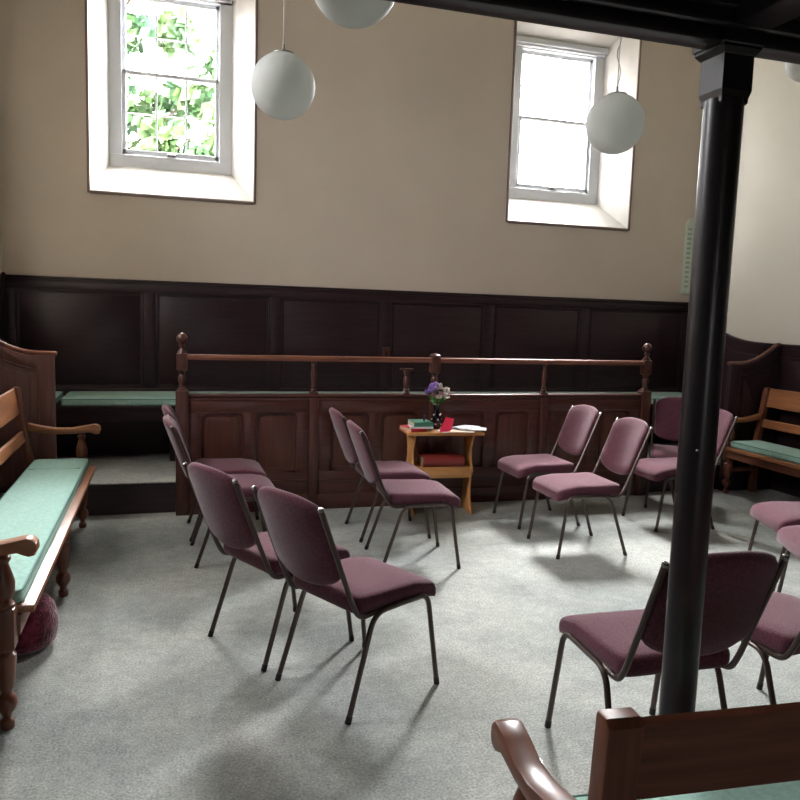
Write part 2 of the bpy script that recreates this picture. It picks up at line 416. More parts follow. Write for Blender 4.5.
# ---------------------------------------------------------------- barrier with handrail
XN = [.102, 1.062, 2.028, 2.995, 3.963]
ZT = .885; HR = 1.165
tb = thing('panelled_barrier', 'mahogany panelled barrier with handrail and turned newels in front of the platform', 'barrier', (2.03, YP, 0))
bm = B(); box(bm, XN[0], XN[4], YP-.005, YP+.03, 0, ZT-.03, 0); ob('backing_board', bm, 'panel_z', tb)
bm = B(); box(bm, XN[0], XN[4], YP-.035, YP+.045, ZT-.02, ZT+.006, .011, 4); box(bm, XN[0], XN[4], YP-.028, YP-.006, ZT-.045, ZT-.02, .006); ob('top_ledge', bm, 'red_x', tb)
bm = B(); box(bm, XN[0], XN[4], YP-.035, YP-.005, 0, .12, .004); ob('plinth', bm, 'red_x', tb)
for a, b_ in zip(XN, XN[1:]):
    x0, x1 = a+.03, b_-.03
    fr = B(); zb, zt = .30, .755; zr = .12
    y0, y1 = YP-.028, YP-.005
    box(fr, x0, x1, y0, y1, zt, ZT-.045, .002); box(fr, x0, x1, y0, y1, zr, zb, .002)
    box(fr, x0, x1, y0-.006, y1, .222, .236, .003)
    w = x1-x0; sx = .10; mid = (x0+x1)/2; ms = .045
    box(fr, x0, x0+sx, y0, y1, zb, zt, .002); box(fr, x1-sx, x1, y0, y1, zb, zt, .002); box(fr, mid-ms, mid+ms, y0, y1, zb, zt, .002)
    outs = []
    for p0, p1 in ((x0+sx, mid-ms), (mid+ms, x1-sx)):
        rr = .055
        for cx, s in ((p0, 1), (p1, -1)):
            poly = [(cx, zt)]+[(cx+s*rr*(1-math.cos(t_)), zt-rr+rr*math.sin(t_)) for t_ in [PI/2*k/8 for k in range(8, -1, -1)]]
            prism(fr, poly, y0+.001, y1, 'y')
        out = [(p0, zb), (p1, zb)]+[(p1-rr*(1-math.cos(t_)), zt-rr+rr*math.sin(t_)) for t_ in [PI/2*k/8 for k in range(9)]]
        out += [(p0+rr*(1-math.cos(t_)), zt-rr+rr*math.sin(t_)) for t_ in [PI/2*k/8 for k in range(8, -1, -1)]]
        outs.append((out, p0, p1))
    ob('panel_frame', fr, 'red_x', tb)
    for out, p0, p1 in outs:
        pb = B(); tube(pb, [(x, y0+.004, z) for x, z in out], .0075, 8, closed=True)
        ob('panel_moulding', pb, 'red_z', tb)
        pb = B(); cx, cz = (p0+p1)/2, (zb+zt)/2
        o2 = [(cx+(x-cx)*(1-.03/(p1-p0)*2), cz+(z-cz)*(1-.03/(zt-zb)*2)) for x, z in out]
        prism(pb, o2, y1-.006, y1+.004, 'y', .004)
        ob('panel', pb, 'panel_z', tb)
bal = [(0, .021), (.012, .024), (.03, .016), (.045, .02), (.055, .014), (.09, .019), (.13, .023), (.16, .021), (.19, .015), (.205, .02), (.215, .016), (.235, .022), (.25, .022)]
for i, x in enumerate(XN):
    if i in (1, 3):
        bm = B(); box(bm, x-.035, x+.035, YP-.045, YP-.004, 0, ZT-.02, .004); ob('pilaster', bm, 'red_z', tb)
        bm = B(); box(bm, x-.03, x+.03, YP-.03, YP+.03, ZT+.004, ZT+.02, .004)
        lathe(bm, [(z*(HR-ZT-.035)/.25, r) for z, r in bal], x, YP, ZT+.02, 18); ob('baluster', bm, 'red_z', tb)
    else:
        h = .045
        bm = B(); box(bm, x-h, x+h, YP-h-.005, YP+h-.005, 0, ZT+.03, .006)
        lathe(bm, [(0, .05), (.02, .035)], x, YP-.005, ZT+.03, 4, Matrix.Translation((x, YP-.005, 0)) @ Matrix.Rotation(PI/4, 4, 'Z') @ Matrix.Translation((-x, -YP+.005, 0)))
        s = (1.065-ZT-.04)/.25
        lathe(bm, [(z*s, r*1.25) for z, r in bal], x, YP-.005, ZT+.04, 20)
        box(bm, x-.037, x+.037, YP-.042, YP+.032, 1.06, 1.185, .007)
        if i in (0, 4):
            lathe(bm, [(0, .034), (.015, .03), (.03, .016), (.042, .014), (.05, .024), (.058, .024), (.064, .014), (.07, .02), (.085, .034), (.103, .04), (.12, .037), (.135, .026), (.145, .01), (.147, 0)], x, YP-.005, 1.185, 22)
        else:
            lathe(bm, [(0, .045), (.012, .045), (.022, .03), (.03, 0)], x, YP-.005, 1.185, 22)
        ob('newel_post', bm, 'red_z', tb)
for a, b_ in ((XN[0], XN[2]), (XN[2], XN[4])):
    bm = B(); prof = [(-.03, 0), (-.034, .018), (-.026, .034), (0, .04), (.026, .034), (.034, .018), (.03, 0)]
    prism(bm, [(YP-.005+y, HR-.025+z) for y, z in prof], a+.03, b_-.03, 'x'); ob('handrail', bm, 'bench_x', tb)
t = thing('socket_box', 'tiny dark box on the back panelling just above the handrail left of the middle newel', 'box', (2.0, YB-.033, 1.13))
bm = B(); box(bm, -.035, .035, -.03, 0, -.06, .06, .006); obj('box_body', bm, 'red_z', t)
bm = B(); box(bm, -.012, .012, -.036, -.03, -.02, .02, .002); obj('switch', bm, 'dark_z', t)
# small shelf bracket standing behind the rail
tk = thing('shelf_bracket', 'short turned stub with flat wooden cap behind the handrail left of the middle newel', 'bracket', (1.80, YP+.0, ZT+.0065))
bm = B(); lathe(bm, [(z*.74, r*1.25) for z, r in bal], 0, 0, 0, 18); obj('turned_stem', bm, 'red_z', tk)
bm = B(); box(bm, -.05, .05, -.035, .035, .185, .2, .004); obj('cap', bm, 'red_x', tk)
# ---------------------------------------------------------------- curved end screens
def screen(xfree, xwall, label, mt='endpanel', mt2='bench_x'):
    s = 1 if xwall > xfree else -1; L_ = abs(xwall-xfree)
    t = thing('end_screen', label, 'screen', (xfree, YP+.02, 0))
    def top(d): # height against distance from the free end
        if d < .1: return 1.165
        q = min((d-.1)/.40, 1); return 1.165+.175*q**1.9
    ds = [L_*k/24 for k in range(25)]
    poly = [(s*d, top(d)-.01) for d in ds]+[(s*L_, 0), (0, 0)]
    bm = B(); prism(bm, poly, -.018, .018, 'y', .002); obj('screen_board', bm, mt, t)
    bm = B(); e = .105
    # raised frame: outer band
    inn = [(s*(e+ (L_-e)*k/20), top(e+(L_-e)*k/20)-.10) for k in range(21)]
    prism(bm, [(0, 0), (0, top(0)-.01), (s*e, top(e)-.01), (s*e, 0)], -.03, -.017, 'y', .003)
    prism(bm, [(s*d, top(d)-.012) for d in [e+(L_-e)*k/20 for k in range(21)]]+inn[::-1], -.03, -.017, 'y', .003)
    prism(bm, [(s*e, 0), (s*e, .2), (s*L_, .2), (s*L_, 0)], -.03, -.017, 'y', .003)
    obj('frame', bm, mt, t)
    bm = B(); pts = [(s*e, -.024, .2)]+[(x, -.024, z) for x, z in inn]
    tube(bm, pts, .009, 8)
    e2 = e+.05; prism(bm, [(s*e2, .25)]+[(s*d, top(d)-.145) for d in [e2+(L_-e2)*k/16 for k in range(17)]]+[(s*L_, .25)], -.026, -.017, 'y', .006)
    obj('raised_panel', bm, mt, t)
    bm = B(); tube(bm, [(-s*.012, 0, 1.16)]+[(s*d, 0, top(d)) for d in ds], .02, 10)
    obj('top_moulding', bm, mt2, t)
    return t
screen(-.744, XL+.036, 'curved-top panelled end screen at the left wall, behind the near-left bench')
screen(4.845, XR-.036, 'dark curved-top end screen at the right wall, half behind the black pillar', 'dark_z', 'endpanel')
# ---------------------------------------------------------------- open benches
legprof = [(0, .022), (.012, .026), (.03, .024), (.04, .015), (.055, .018), (.075, .033), (.095, .037), (.115, .033), (.13, .02), (.145, .021), (.155, .027), (.2, .031), (.25, .036), (.275, .037), (.285, .028), (.3, .034)]
urn = [(0, .034), (.012, .036), (.022, .026), (.032, .024), (.05, .036), (.09, .038), (.12, .03), (.145, .022), (.16, .018), (.172, .026), (.182, .026), (.19, .019), (.205, .02)]
def make_bench(label, loc, rz, L_, rail='honey', depth=.44, cushlabel='', k=1, lf=1, pin=0, pw=.055, rails=((.785, .945), (.60, .665))):
    """local: x along the length (0..L), front edge at y=0, back at y=-depth"""
    t = thing('open_back_bench', label, 'bench', loc, rz)
    zk = lambda z: z if z < .46 else .45+(z-.45)*k
    bm = B(); box(bm, .097, L_-.097, -depth-.0, 0, .405, .435, .008); box(bm, .0, .097, -depth, -.132, .405, .435, .006); box(bm, L_-.097, L_, -depth, -.132, .405, .435, .006); obj('seat_board', bm, 'honey_x' if rail == 'honey' else 'bench_x', t)
    bm = B(); box(bm, .08, L_-.08, -.07, -.045, .33, .405, .004); obj('front_rail', bm, 'bench_x', t)
    xs = (.055, L_/2, L_-.055)
    for i, x in enumerate(xs):
        bm = B(); ly_ = -.06 if i == 1 else -.092; lathe(bm, legprof, x, ly_, 0, 20); box(bm, x-.037, x+.037, ly_-.037, ly_+.037, .3, .404 if i == 1 else .45, .006)
        obj('front_leg', bm, 'bench_z', t)
        if i != 1:
            bm = B(); lathe(bm, [(z*(1-(1-k)*.95), r) for z, r in urn], x, ly_, .45, 20); obj('arm_baluster', bm, 'bench_z', t)
    # backs lean: post polyline in (y, z)
    def post(bm, x0, x1):
        poly = [(-depth-.05, 0), (-depth+.01, 0), (-depth+.0, .45), (-depth-.045*lf, zk(.75)), (-depth-.075*lf, zk(.945)), (-depth-.09*lf, zk(.958)), (-depth-.08*lf-.035, zk(.958)), (-depth-.075*lf-.05, zk(.94)), (-depth-.05*lf-.05, zk(.75)), (-depth-.055, .45)]
        prism(bm, poly, x0, x1, 'x', .006)
    for x in (pin, L_/2-.025, L_-pin-pw):
        bm = B(); post(bm, x, x+pw); obj('back_post', bm, 'bench_z', t)
    for (z0, z1), nm in zip(rails, ('top_rail', 'back_slat')):
        bm = B(); lean = math.radians(9)
        yb = lambda z: -depth-.025-.01*lf-(z-.45)/k*.157*lf
        poly = [(yb(z0)+.012, z0), (yb(z1)+.012, z1), (yb(z1)-.0, z1+.008), (yb(z1)-.012, z1), (yb(z0)-.012, z0)]
        prism(bm, poly, pin+pw-.005, L_-pin-pw+.005, 'x', .003)
        obj(nm, bm, (rail if rail == 'honey' else 'bench')+'_x', t)
    for x in (.0, L_-.065):
        bm = B()
        D_ = depth
        top = [(-D_-.03, .72), (-D_*.86, .70), (-D_*.64, .685), (-D_*.4, .683), (-.06, .70), (-.01, .71), (.012, .705), (.026, .69)]
        bot = [(.028, .665), (.018, .645), (-.002, .64), (-.02, .646), (-.04, .655), (-D_*.4, .645), (-D_*.64, .645), (-D_*.86, .655), (-D_-.03, .67)]
        top = [(y, zk(.7)-.7+z) for y, z in top]; bot = [(y, zk(.7)-.7+z) for y, z in bot]
        prism(bm, top+bot, x, x+.065, 'x', .012)
        obj('arm', bm, 'honey_y' if rail == 'honey' else 'bench_y', t)
    for x in xs:
        bm = B(); box(bm, x-.015, x+.015, -depth-.02, -.085, .2, .235, .004); obj('stretcher', bm, 'bench_y', t)
    # cushion
    c = math.cos(rz); s = math.sin(rz); lx, ly = L_/2, -depth/2-.014
    cushion('bench_cushion', cushlabel, loc[0]+lx*c-ly*s, loc[1]+lx*s+ly*c, loc[2]+.436, L_-.21, depth-.06, .055, rz, seams=(-(L_-.21)/2+.36,) if rail == 'honey' and rz < 0 else ())
    return t
# left bench faces +X : local +y -> +X ; rz = -90deg, local x -> -Y, origin at far end
make_bench('long wooden bench with turned legs and arms along the left wall', (-.461, 5.56, 0), -PI/2, 2.72, 'honey', depth=.39, cushlabel='pale green seat cushion on the wooden bench at the left wall')
make_bench('wooden bench with slatted back along the right wall beyond the pillar', (4.73, 3.0, 0), PI/2, 2.70, 'honey', depth=.38, cushlabel='pale green seat cushion on the bench at the right wall')
make_bench('brown wooden bench seen from behind in the bottom right foreground', (.678, 1.445, 0), math.radians(-4), 2.4, 'bench', depth=.29, k=.78, lf=.35, pin=.066, pw=.07, rails=((.685, .832), (.55, .60)), cushlabel='pale green seat cushion on the foreground bench at bottom right')
# ---------------------------------------------------------------- chairs
def make_chair():
    t = thing('stacking_chair', '', 'chair')
    # seat pad
    bm = B(); out = rrect(.42, .45, .035, 5, 4)
    def seatz(v): # waterfall front, slight dish
        d = max(0, v-.08)/.14
        return -.035*d**2 + .006*max(0, (-v-.05)/.17)
    def fn(u, v, h):
        e = max(abs(u)/.2075, abs(v)/.22)
        return (u, v+.027, .394+h+seatz(v)*(1 if h > .0 else .75))
    pillow(bm, out, [(.6, 0), (.95, 0), (.985, .006), (1, .02), (1, .042), (.985, .056), (.955, .064), (.87, .07), (.6, .073), (.3, .073)], fn)
    obj('seat', bm, 'seat', t, ang=60)
    # backrest: outline in (u, s) with s along the leaning tubes
    top = Vector((0, -.378, .833)); bot = Vector((0, -.232, .45)); ax = (top-bot); Lh = ax.length; ax.normalize(); nr = Vector((0, ax.z, -ax.y))
    out = []
    hw = .198
    n = 14
    for k in range(n+1):   # top arc from right to left
        a = k/n; u = hw*(1-2*a); out.append((u, .155+.056*(1-abs(u/hw)**2.6)))
    out[0] = (hw, .14); out[-1] = (-hw, .14)
    for v in (.09, .03, -.03, -.08): out.append((-hw, v))
    for k in range(n+1):
        a = PI*k/n; u = -hw*math.cos(a); out.append((u, -.10-.085*math.sin(a)**.8))
    for v in (-.08, -.03, .03, .09): out.append((hw, v))
    cen = bot+ax*.242
    def fb(u, v, h):
        bow = -.028*(1-(u/hw)**2)
        return tuple(cen+Vector((u, 0, 0))+ax*v+nr*(h+bow+.008))
    bm = B()
    pillow(bm, out, [(.5, -.019), (.9, -.017), (.97, -.012), (1, -.002), (1, .01), (.975, .018), (.92, .023), (.7, .026), (.4, .026)], fb)
    obj('backrest', bm, 'seat', t, ang=60)
    for s in (-1, 1):
        x = s*.207
        bm = B(); tube(bm, smoothpath([(x, -.378, .833), (x, -.215, .44), (x, -.18, .385), (x*.97, -.1, .39), (x*.97, .15, .39)], [.0, .05, .06, .03, 0]), .0105, 10)
        bt = obj('back_tube', bm, 'tube', t)
        bm = B(); d = (Vector((x, -.378, .833))-Vector((x, -.222, .425))).normalized(); p = Vector((x, -.378, .833))
        tube(bm, [p-d*.004, p+d*.006, p+d*.010], [.0112, .0112, .006], 10); obj('end_plug', bm, 'chrome', bt)
        xo = s*.205; xf = s*.224
        # front leg with its bend, rear leg with its bend, side rail between
        F0 = Vector((xf, .242, 0)); F1 = Vector((s*.212, .18, .402)); R0 = Vector((xf, -.242, 0)); R1 = Vector((s*.212, -.11, .392))
        midp = Vector((s*.209, .04, .372))
        path = smoothpath([F0, F1, R1, R0], [0, .055, .06, 0], 7)
        i1 = 8; i2 = len(path)-9
        for nm, seg in (('leg', path[:i1+1]), ('side_rail', path[i1:i2+1]), ('leg', path[i2:])):
            bm = B(); tube(bm, seg, .0108, 10); lo = obj(nm, bm, 'tube', t)
            if nm == 'leg':
                e = seg[0] if seg[0].z < .01 else seg[-1]; q = seg[1] if seg[0].z < .01 else seg[-2]
                d = (q-e).normalized(); bm = B()
                a = e.copy(); tube(bm, [Vector((e.x, e.y, 0)), e+d*.028], .0122, 10); obj('foot_cap', bm, 'cap', lo)
    for y_ in (-.12, .15):
        bm = B(); tube(bm, [(-.2, y_, .386), (.2, y_, .386)], .008, 8); obj('crossbar', bm, 'tube', t)
    return t
def copy_tree(o, parent=None):
    c = o.copy(); C.objects.link(c)
    if parent: c.parent = parent
    for ch in list(o.children): copy_tree(ch, c)
    return c
chairs = [
 (.752, 2.942, -62.6, 'plum fabric metal-legged chair nearest the viewer on the left, back turned to the camera'),
 (.505, 3.433, -63.6, 'plum fabric chair directly behind the nearest left chair, its back overlapped by it'),
 (.395, 4.74, -88.5, 'plum chair beside the barrier at left, the nearer of the two seen edge-on'),
 (.385, 5.27, -89.5, 'plum chair beside the barrier at left, the farther of the two seen edge-on'),
 (1.456, 4.431, -93, 'plum chair facing right in front of the small table, arched leg frame fully visible'),
 (1.472, 5.046, -90.3, 'plum chair immediately left of the small table, partly behind another chair'),
 (2.625, 4.455, 88.1, 'plum chair facing left in the middle of the floor, sunlit seat and shadow beneath'),
 (2.671, 5.139, 89.8, 'plum chair immediately right of the small table, facing left against the barrier'),
 (3.65, 4.88, 88, 'plum chair facing left directly behind the black pillar, backrest showing right of it'),
 (4.07, 5.37, 145, 'plum chair turned towards the room beside the right ball-topped newel, behind the pillar chair'),
 (3.58, 3.50, 72, 'plum chair cut by the right edge, the farther of two seats right of the pillar'),
 (3.31, 3.01, 66, 'plum chair cut by the right edge, nearer dark seat just above the pale seat'),
 (2.20, 2.23, 8, 'plum chair with brightly lit seat at the right edge, behind the foreground chair back'),
 (1.583, 2.192, -1.5, 'large plum chair behind the black pillar in the right foreground, back turned to the camera'),
]
proto = make_chair()
for i, (x, y, a, lab) in enumerate(chairs):
    o = proto if i == 0 else copy_tree(proto)
    o.location = (x, y, 0); o.rotation_euler = (0, 0, math.radians(a))
    o['label'] = lab; o['category'] = 'chair'; o['group'] = 'plum stacking chairs set round in a circle'
# ---------------------------------------------------------------- pillar and gallery
PX, PY, ZB = 1.337, 1.685, 2.2
t = thing('pillar', 'glossy black round pillar with square capital holding up the gallery beam', 'pillar', (PX, PY, 0))
bm = B(); lathe(bm, [(0, .07), (.1, .07), (.11, .06), (.14, .06), (.16, .05), (.2, .0465), (1.2, .0475), (2.06, .048), (2.08, .048)], 0, 0, 0, 40); obj('shaft', bm, 'black_wood', t, ang=40)
bm = B()
q = Matrix.Rotation(PI/4, 4, 'Z')
lathe(bm, [(2.065, .05), (2.07, .055), (2.08, .055), (2.098, .062), (2.18, .062), (2.182, .066), (2.19, .074), (2.194, .078), (2.2, .078), (2.203, .084), (ZB+.04, .086)], 0, 0, 0, 4, q); obj('capital', bm, 'black_wood', t, smooth=False)
bm = B(); lathe(bm, [(0, .004), (.004, .004)], 0, 0, 0, 8, Matrix.Translation((-.03, -.037, 1.2)) @ Matrix.Rotation(PI/2, 4, 'X')); obj('screw_head', bm, 'chrome', t)
bm = B()
y0 = PY-.07; y1 = PY+.02
box(bm, XL, XR, y0, y1+.04, ZB+.035, ZB+.36, .004); box(bm, XL, XR, y0+.02, y1+.0, ZB, ZB+.035, .008)
for k, (dy, dz) in enumerate(((.012, .05), (.03, .085), (.05, .12), (.07, .15))):
    box(bm, XL, XR, y0-dy, y0-dy+.03, ZB+dz-.02, ZB+dz+.03, .008)
box(bm, XL, XR, y1+.03, y1+.10, ZB+.06, ZB+.10, .012); box(bm, XL, XR, y1+.0, y1+.07, ZB+.03, ZB+.07, .008)
struct('trim_4', bm, 'black_wood')
bm = B(); box(bm, PX-.055, PX+.055, YF, y0-.01, ZB+.03, ZB+.30, .01); box(bm, PX-.09, PX+.09, YF, y0-.01, ZB+.16, ZB+.21, .012); struct('trim_5', bm, 'black_wood')
bm = B(); box(bm, XL, XR, YF, y1, ZB+.24, ZB+.28); struct('trim_6', bm, 'black_wood')
bm = B(); panelling(bm, XL, XR, ZB+.28, ZB+1.2, [XL+.05+k*(XR-XL-.1)/6 for k in range(7)], Matrix(((1, 0, 0, 0), (0, 1, 0, y1), (0, 0, 1, 0), (0, 0, 0, 1)))); struct('trim_7', bm, 'dark_x')
# ---------------------------------------------------------------- globe lamps
def make_globe():
    t = thing('globe_lamp', '', 'lamp')
    bm = B(); bmesh.ops.create_uvsphere(bm, u_segments=48, v_segments=32, radius=.15); obj('globe', bm, 'opal', t, ang=180)
    bm = B(); lathe(bm, [(0, .05), (.005, .05), (.01, .03), (.014, .008), (.045, .005), (.047, 0)], 0, 0, .143, 20); obj('gallery_cap', bm, 'lampcap', t)
    return t
gl = [(.522, 3.756, 2.563, 'white globe lamp hanging beside the left window, straight cord'),
      (2.219, 3.626, 2.531, 'white globe lamp hanging in front of the right window, kinked cord'),
      (.608, 2.673, 2.637, 'white globe lamp cut by the top edge above the room middle, partly behind the beam'),
      (4.826, 5.152, 3.59, 'white globe lamp barely showing at the right edge below the beam')]
g0 = make_globe()
for i, (x, y, z, lab) in enumerate(gl):
    o = g0 if i == 0 else copy_tree(g0)
    o.location = (x, y, z); o['label'] = lab; o['category'] = 'lamp'; o['group'] = 'hanging white globe lamps'
    H_ = ZC-z; bm = B()
    if i == 1:
        pts = [(0, 0, .19)]+[(.014*math.sin(k*1.1)*math.exp(-k*.12), .01*math.cos(k*1.3), .19+.035*k) for k in range(1, 16)]+[(0, 0, H_)]
    else: pts = [(0, 0, .19), (0.002, 0, H_*.5), (0, 0, H_)]
    tube(bm, pts, .0028, 6); obj('cord', bm, 'cord', o)
    bm = B(); lathe(bm, [(0, .02), (.03, .045), (.04, .045)], 0, 0, H_-.04, 16); obj('ceiling_rose', bm, 'lampcap', o)
# ---------------------------------------------------------------- plaque on the back wall
t = thing('wall_plaque', 'narrow pale green arched plaque with slots on the back wall left of the pillar', 'plaque', (5.36, YB, 1.82))
bm = B(); w_, h_ = .08, .72
poly = [(-w_, 0), (w_, 0), (w_, h_)]+[(w_*math.cos(a), h_+w_*math.sin(a)) for a in [PI*k/10 for k in range(1, 10)]]+[(-w_, h_)]
prism(bm, poly, 0, -.03, 'y', .006); obj('board', bm, 'plaque', t)
for k in range(13):
    for x in (-.038, .034):
        bm = B(); box(bm, x-.024, x+.024, -.034, -.028, .07+k*.05, .092+k*.05, .002, 1); obj('slot', bm, 'plaque_dark', t)
# ---------------------------------------------------------------- hassock
t = thing('round_hassock', 'round maroon plush hassock on the carpet under the left bench', 'hassock', (-.62, 3.60, 0), .3)
bm = B(); lathe(bm, [(0, .06), (.004, .11), (.03, .137), (.08, .148), (.13, .148), (.18, .138), (.215, .112), (.228, .07), (.222, .015), (.220, 0)], 0, 0, 0, 36)
for v in bm.verts:
    a = math.atan2(v.co.y, v.co.x); r = 1+.02*math.sin(a*14); v.co.x *= r; v.co.y *= r
obj('plush_body', bm, 'maroon', t, ang=90)
bm = B(); bmesh.ops.create_uvsphere(bm, u_segments=12, v_segments=8, radius=.014, matrix=Matrix.Translation((0, 0, .223))); obj('button', bm, 'maroon', t)
# ---------------------------------------------------------------- side table
TX, TY, TR = 2.02, 5.50, math.radians(-4)
tt = thing('side_table', 'small pine table with shaped ends and lower shelf in front of the barrier', 'table', (TX, TY, 0), TR)
ZTB = .64
bm = B(); box(bm, -.30, .30, -.15, .15, ZTB-.024, ZTB, .006); obj('tabletop', bm, 'pine_x', tt)
def endpoly():
    prof = [(0, .155), (.03, .15), (.06, .125), (.12, .095), (.2, .085), (.27, .095), (.315, .12), (.335, .135), (.36, .13), (.385, .105), (.44, .082), (.5, .085), (.55, .11), (.59, .14), (ZTB-.025, .15)]
    prof = [(z, y*.87) for z, y in prof]
    return [(y, z) for z, y in prof]+[(-y, z) for z, y in reversed(prof)]
for x in (-.25, .212):
    bm = B(); prism(bm, endpoly(), x, x+.018, 'x', .003)
    obj('end_panel', bm, 'pine_z', tt)
bm = B(); box(bm, -.233, .213, -.11, .11, .355, .37, .003); obj('shelf', bm, 'pine_x', tt)
bm = B(); box(bm, -.233, .213, -.115, -.098, .285, .355, .003); obj('shelf_apron', bm, 'pine_x', tt)
def at(x, y):   # table local -> world
    return (TX+x*math.cos(TR)-y*math.sin(TR), TY+x*math.sin(TR)+y*math.cos(TR))
def book(label, x, y, z, w, d, h, cover, rz=0, group=None, name='book'):
    wx, wy = at(x, y)
    t = thing(name, label, 'book', (wx, wy, z), TR+rz, group)
    bm = B(); box(bm, -w/2, w/2, -d/2, d/2, 0, .003, .001, 1); box(bm, -w/2, w/2, -d/2, d/2, h-.003, h, .001, 1)
    box(bm, -w/2, w/2, -d/2, -d/2+.003, 0, h, .001, 1); obj('cover', bm, cover, t)
    bm = B(); box(bm, -w/2+.005, w/2-.004, -d/2+.003, d/2-.005, .003, h-.003); obj('pages', bm, 'pages', t, smooth=False)
    return t
book('red book under the green one at the left end of the small table', -.235, -.02, ZTB, .13, .2, .028, 'book_red', .25)
book('white paperback beside the red book, under the green book', -.18, -.035, ZTB+.0282, .17, .20, .014, 'paper', -.1)
book('green cloth book, topmost of the pile at the left end of the small table', -.18, -.03, ZTB+.0424, .15, .19, .03, 'book_green', .05)
# big red book lying on the shelf
wx, wy = at(.0, -.015)
t = thing('book', 'thick dark red book lying on the lower shelf of the small table', 'book', (wx, wy, .3702), TR)
bm = B()
prf = [(-.1, .012), (-.108, .03), (-.108, .052), (-.1, .07), (-.085, .078), (.1, .078), (.1, .073), (-.08, .073), (-.08, .005), (.1, .005), (.1, 0), (-.085, 0)]
prism(bm, prf, -.165, .155, 'x'); obj('cover', bm, 'book_darkred', t)
bm = B(); box(bm, -.16, .15, -.088, .092, .0052, .0728); obj('pages', bm, 'pages', t, smooth=False)
# candle stub behind the green book
wx, wy = at(-.15, -.03)
t = tag(obj('candle', (lambda b_: (lathe(b_, [(0, .0), (0.0005, .009), (.045, .009), (.047, .002), (.055, .0015), (.056, 0)], 0, 0, 0, 12), b_)[1])(B()), 'book_purple', loc=(wx, wy, ZTB+.0726)), 'tiny dark upright stub standing on top of the green book', 'candle')
# vase with flowers
wx, wy = at(-.03, .06)
t = thing('vase', 'black glazed vase with white spots holding flowers on the small table', 'vase', (wx, wy, ZTB)); t.scale = (1.25, 1.25, 1.25)
bm = B(); lathe(bm, [(0, .024), (.01, .028), (.05, .033), (.085, .028), (.115, .017), (.135, .017), (.15, .024), (.148, .02), (.13, .013), (.115, .012)], 0, 0, 0, 24); obj('vase_body', bm, 'vase', t, ang=50)
bm = B()
for k in range(9):
    a = -PI/2+(k-4)*.45; z = .03+.03*(k % 3)
    bmesh.ops.create_uvsphere(bm, u_segments=8, v_segments=6, radius=.006, matrix=Matrix.Translation((.0315*math.cos(a), .0315*math.sin(a), z)))
obj('spots', bm, 'paper', t)
random.seed(4)
fl = [(-.075, .225, 'fl_purple', .022), (-.03, .27, 'fl_purple', .03), (-.045, .235, 'fl_purple', .027), (-.012, .245, 'fl_purple', .026), (.02, .255, 'fl_white', .03),
      (.05, .235, 'fl_white', .03), (.035, .205, 'fl_pink', .026), (.06, .20, 'fl_white', .024), (0, .195, 'fl_white', .024), (-.02, .205, 'fl_pink', .022)]
for x, z, mt, r in fl:
    y = random.uniform(-.03, .03)
    f = thing('flower', {'fl_purple': 'purple', 'fl_white': 'cream white', 'fl_pink': 'pale pink'}[mt]+' flower', 'flower')
    f.parent = t; del f['label']; del f['category']
    bm = B(); tube(bm, [(0, 0, .12), (x*.5, y*.5, .12+(z-.12)*.5), (x, y, z)], .0018, 5); obj('stem', bm, 'stem', f)
    bm = B()
    for k in range(14):
        a = random.uniform(0, 2*PI); e = random.uniform(-.4, 1.3); d = Vector((math.cos(a)*math.cos(e), math.sin(a)*math.cos(e), math.sin(e)))
        c = Vector((x, y, z))+d*r*.55; s_ = d.orthogonal().normalized(); u_ = d.cross(s_)
        w_ = r*.45; vs = [c-d*r*.5, c+s_*w_, c+d*r*.5+u_*.004, c-s_*w_]
        bm.faces.new([bm.verts.new(v) for v in vs])
        vs = [c-d*r*.5, c+u_*w_, c+d*r*.45, c-u_*w_]; bm.faces.new([bm.verts.new(v) for v in vs])
    bmesh.ops.create_icosphere(bm, subdivisions=1, radius=r*.4, matrix=Matrix.Translation((x, y, z)))
    obj('petals', bm, mt, f, smooth=False)
bm = B()
for k in range(22):
    a = random.uniform(0, 2*PI); d = Vector((math.cos(a), math.sin(a), random.uniform(.1, 1))).normalized(); c = Vector((0, 0, .165))+d*random.uniform(.02, .05)
    s_ = d.orthogonal().normalized()*.009
    bm.faces.new([bm.verts.new(v) for v in (c-d*.02, c+s_, c+d*.024, c-s_)])
obj('foliage', bm, 'ped_leaf', t, smooth=False)
# pink folded paper and spread leaflets
wx, wy = at(.0, -.10)
bm = B()
a_ = [(-.06, -.02, 0), (.03, -.02, 0), (.07, .0, .095), (.0, .0, .11)]
f1 = [bm.verts.new(v) for v in a_]; f2 = [bm.verts.new(v) for v in ((-.02, .03, 0), (.065, .03, 0))]
bm.faces.new(f1); bm.faces.new((f1[3], f1[2], f2[1], f2[0]))
g = bmesh.ops.solidify(bm, geom=list(bm.faces), thickness=.004)
tag(obj('folded_card', bm, 'pink', loc=(wx, wy, ZTB+.003), rot=(0, 0, TR+.15), smooth=False), 'bright pink folded card standing in front of the vase', 'card')
sheets = [(.06, -.08, 'paper', .2, 'white sheet lying just right of the pink card'), (.12, -.095, 'paper_cream', -.15, 'cream leaflet in the middle of the spread papers'),
          (.17, .03, 'book_purple', .5, 'dark purple booklet at the back of the spread papers'), (.21, -.02, 'paper_grey', .25, 'grey printed leaflet at the right end of the table'),
          (.235, -.06, 'paper', -.35, 'white leaflet overhanging the right corner of the small table'), (.20, .0, 'paper_grey', .75, 'grey printed newsletter topmost of the spread papers')]
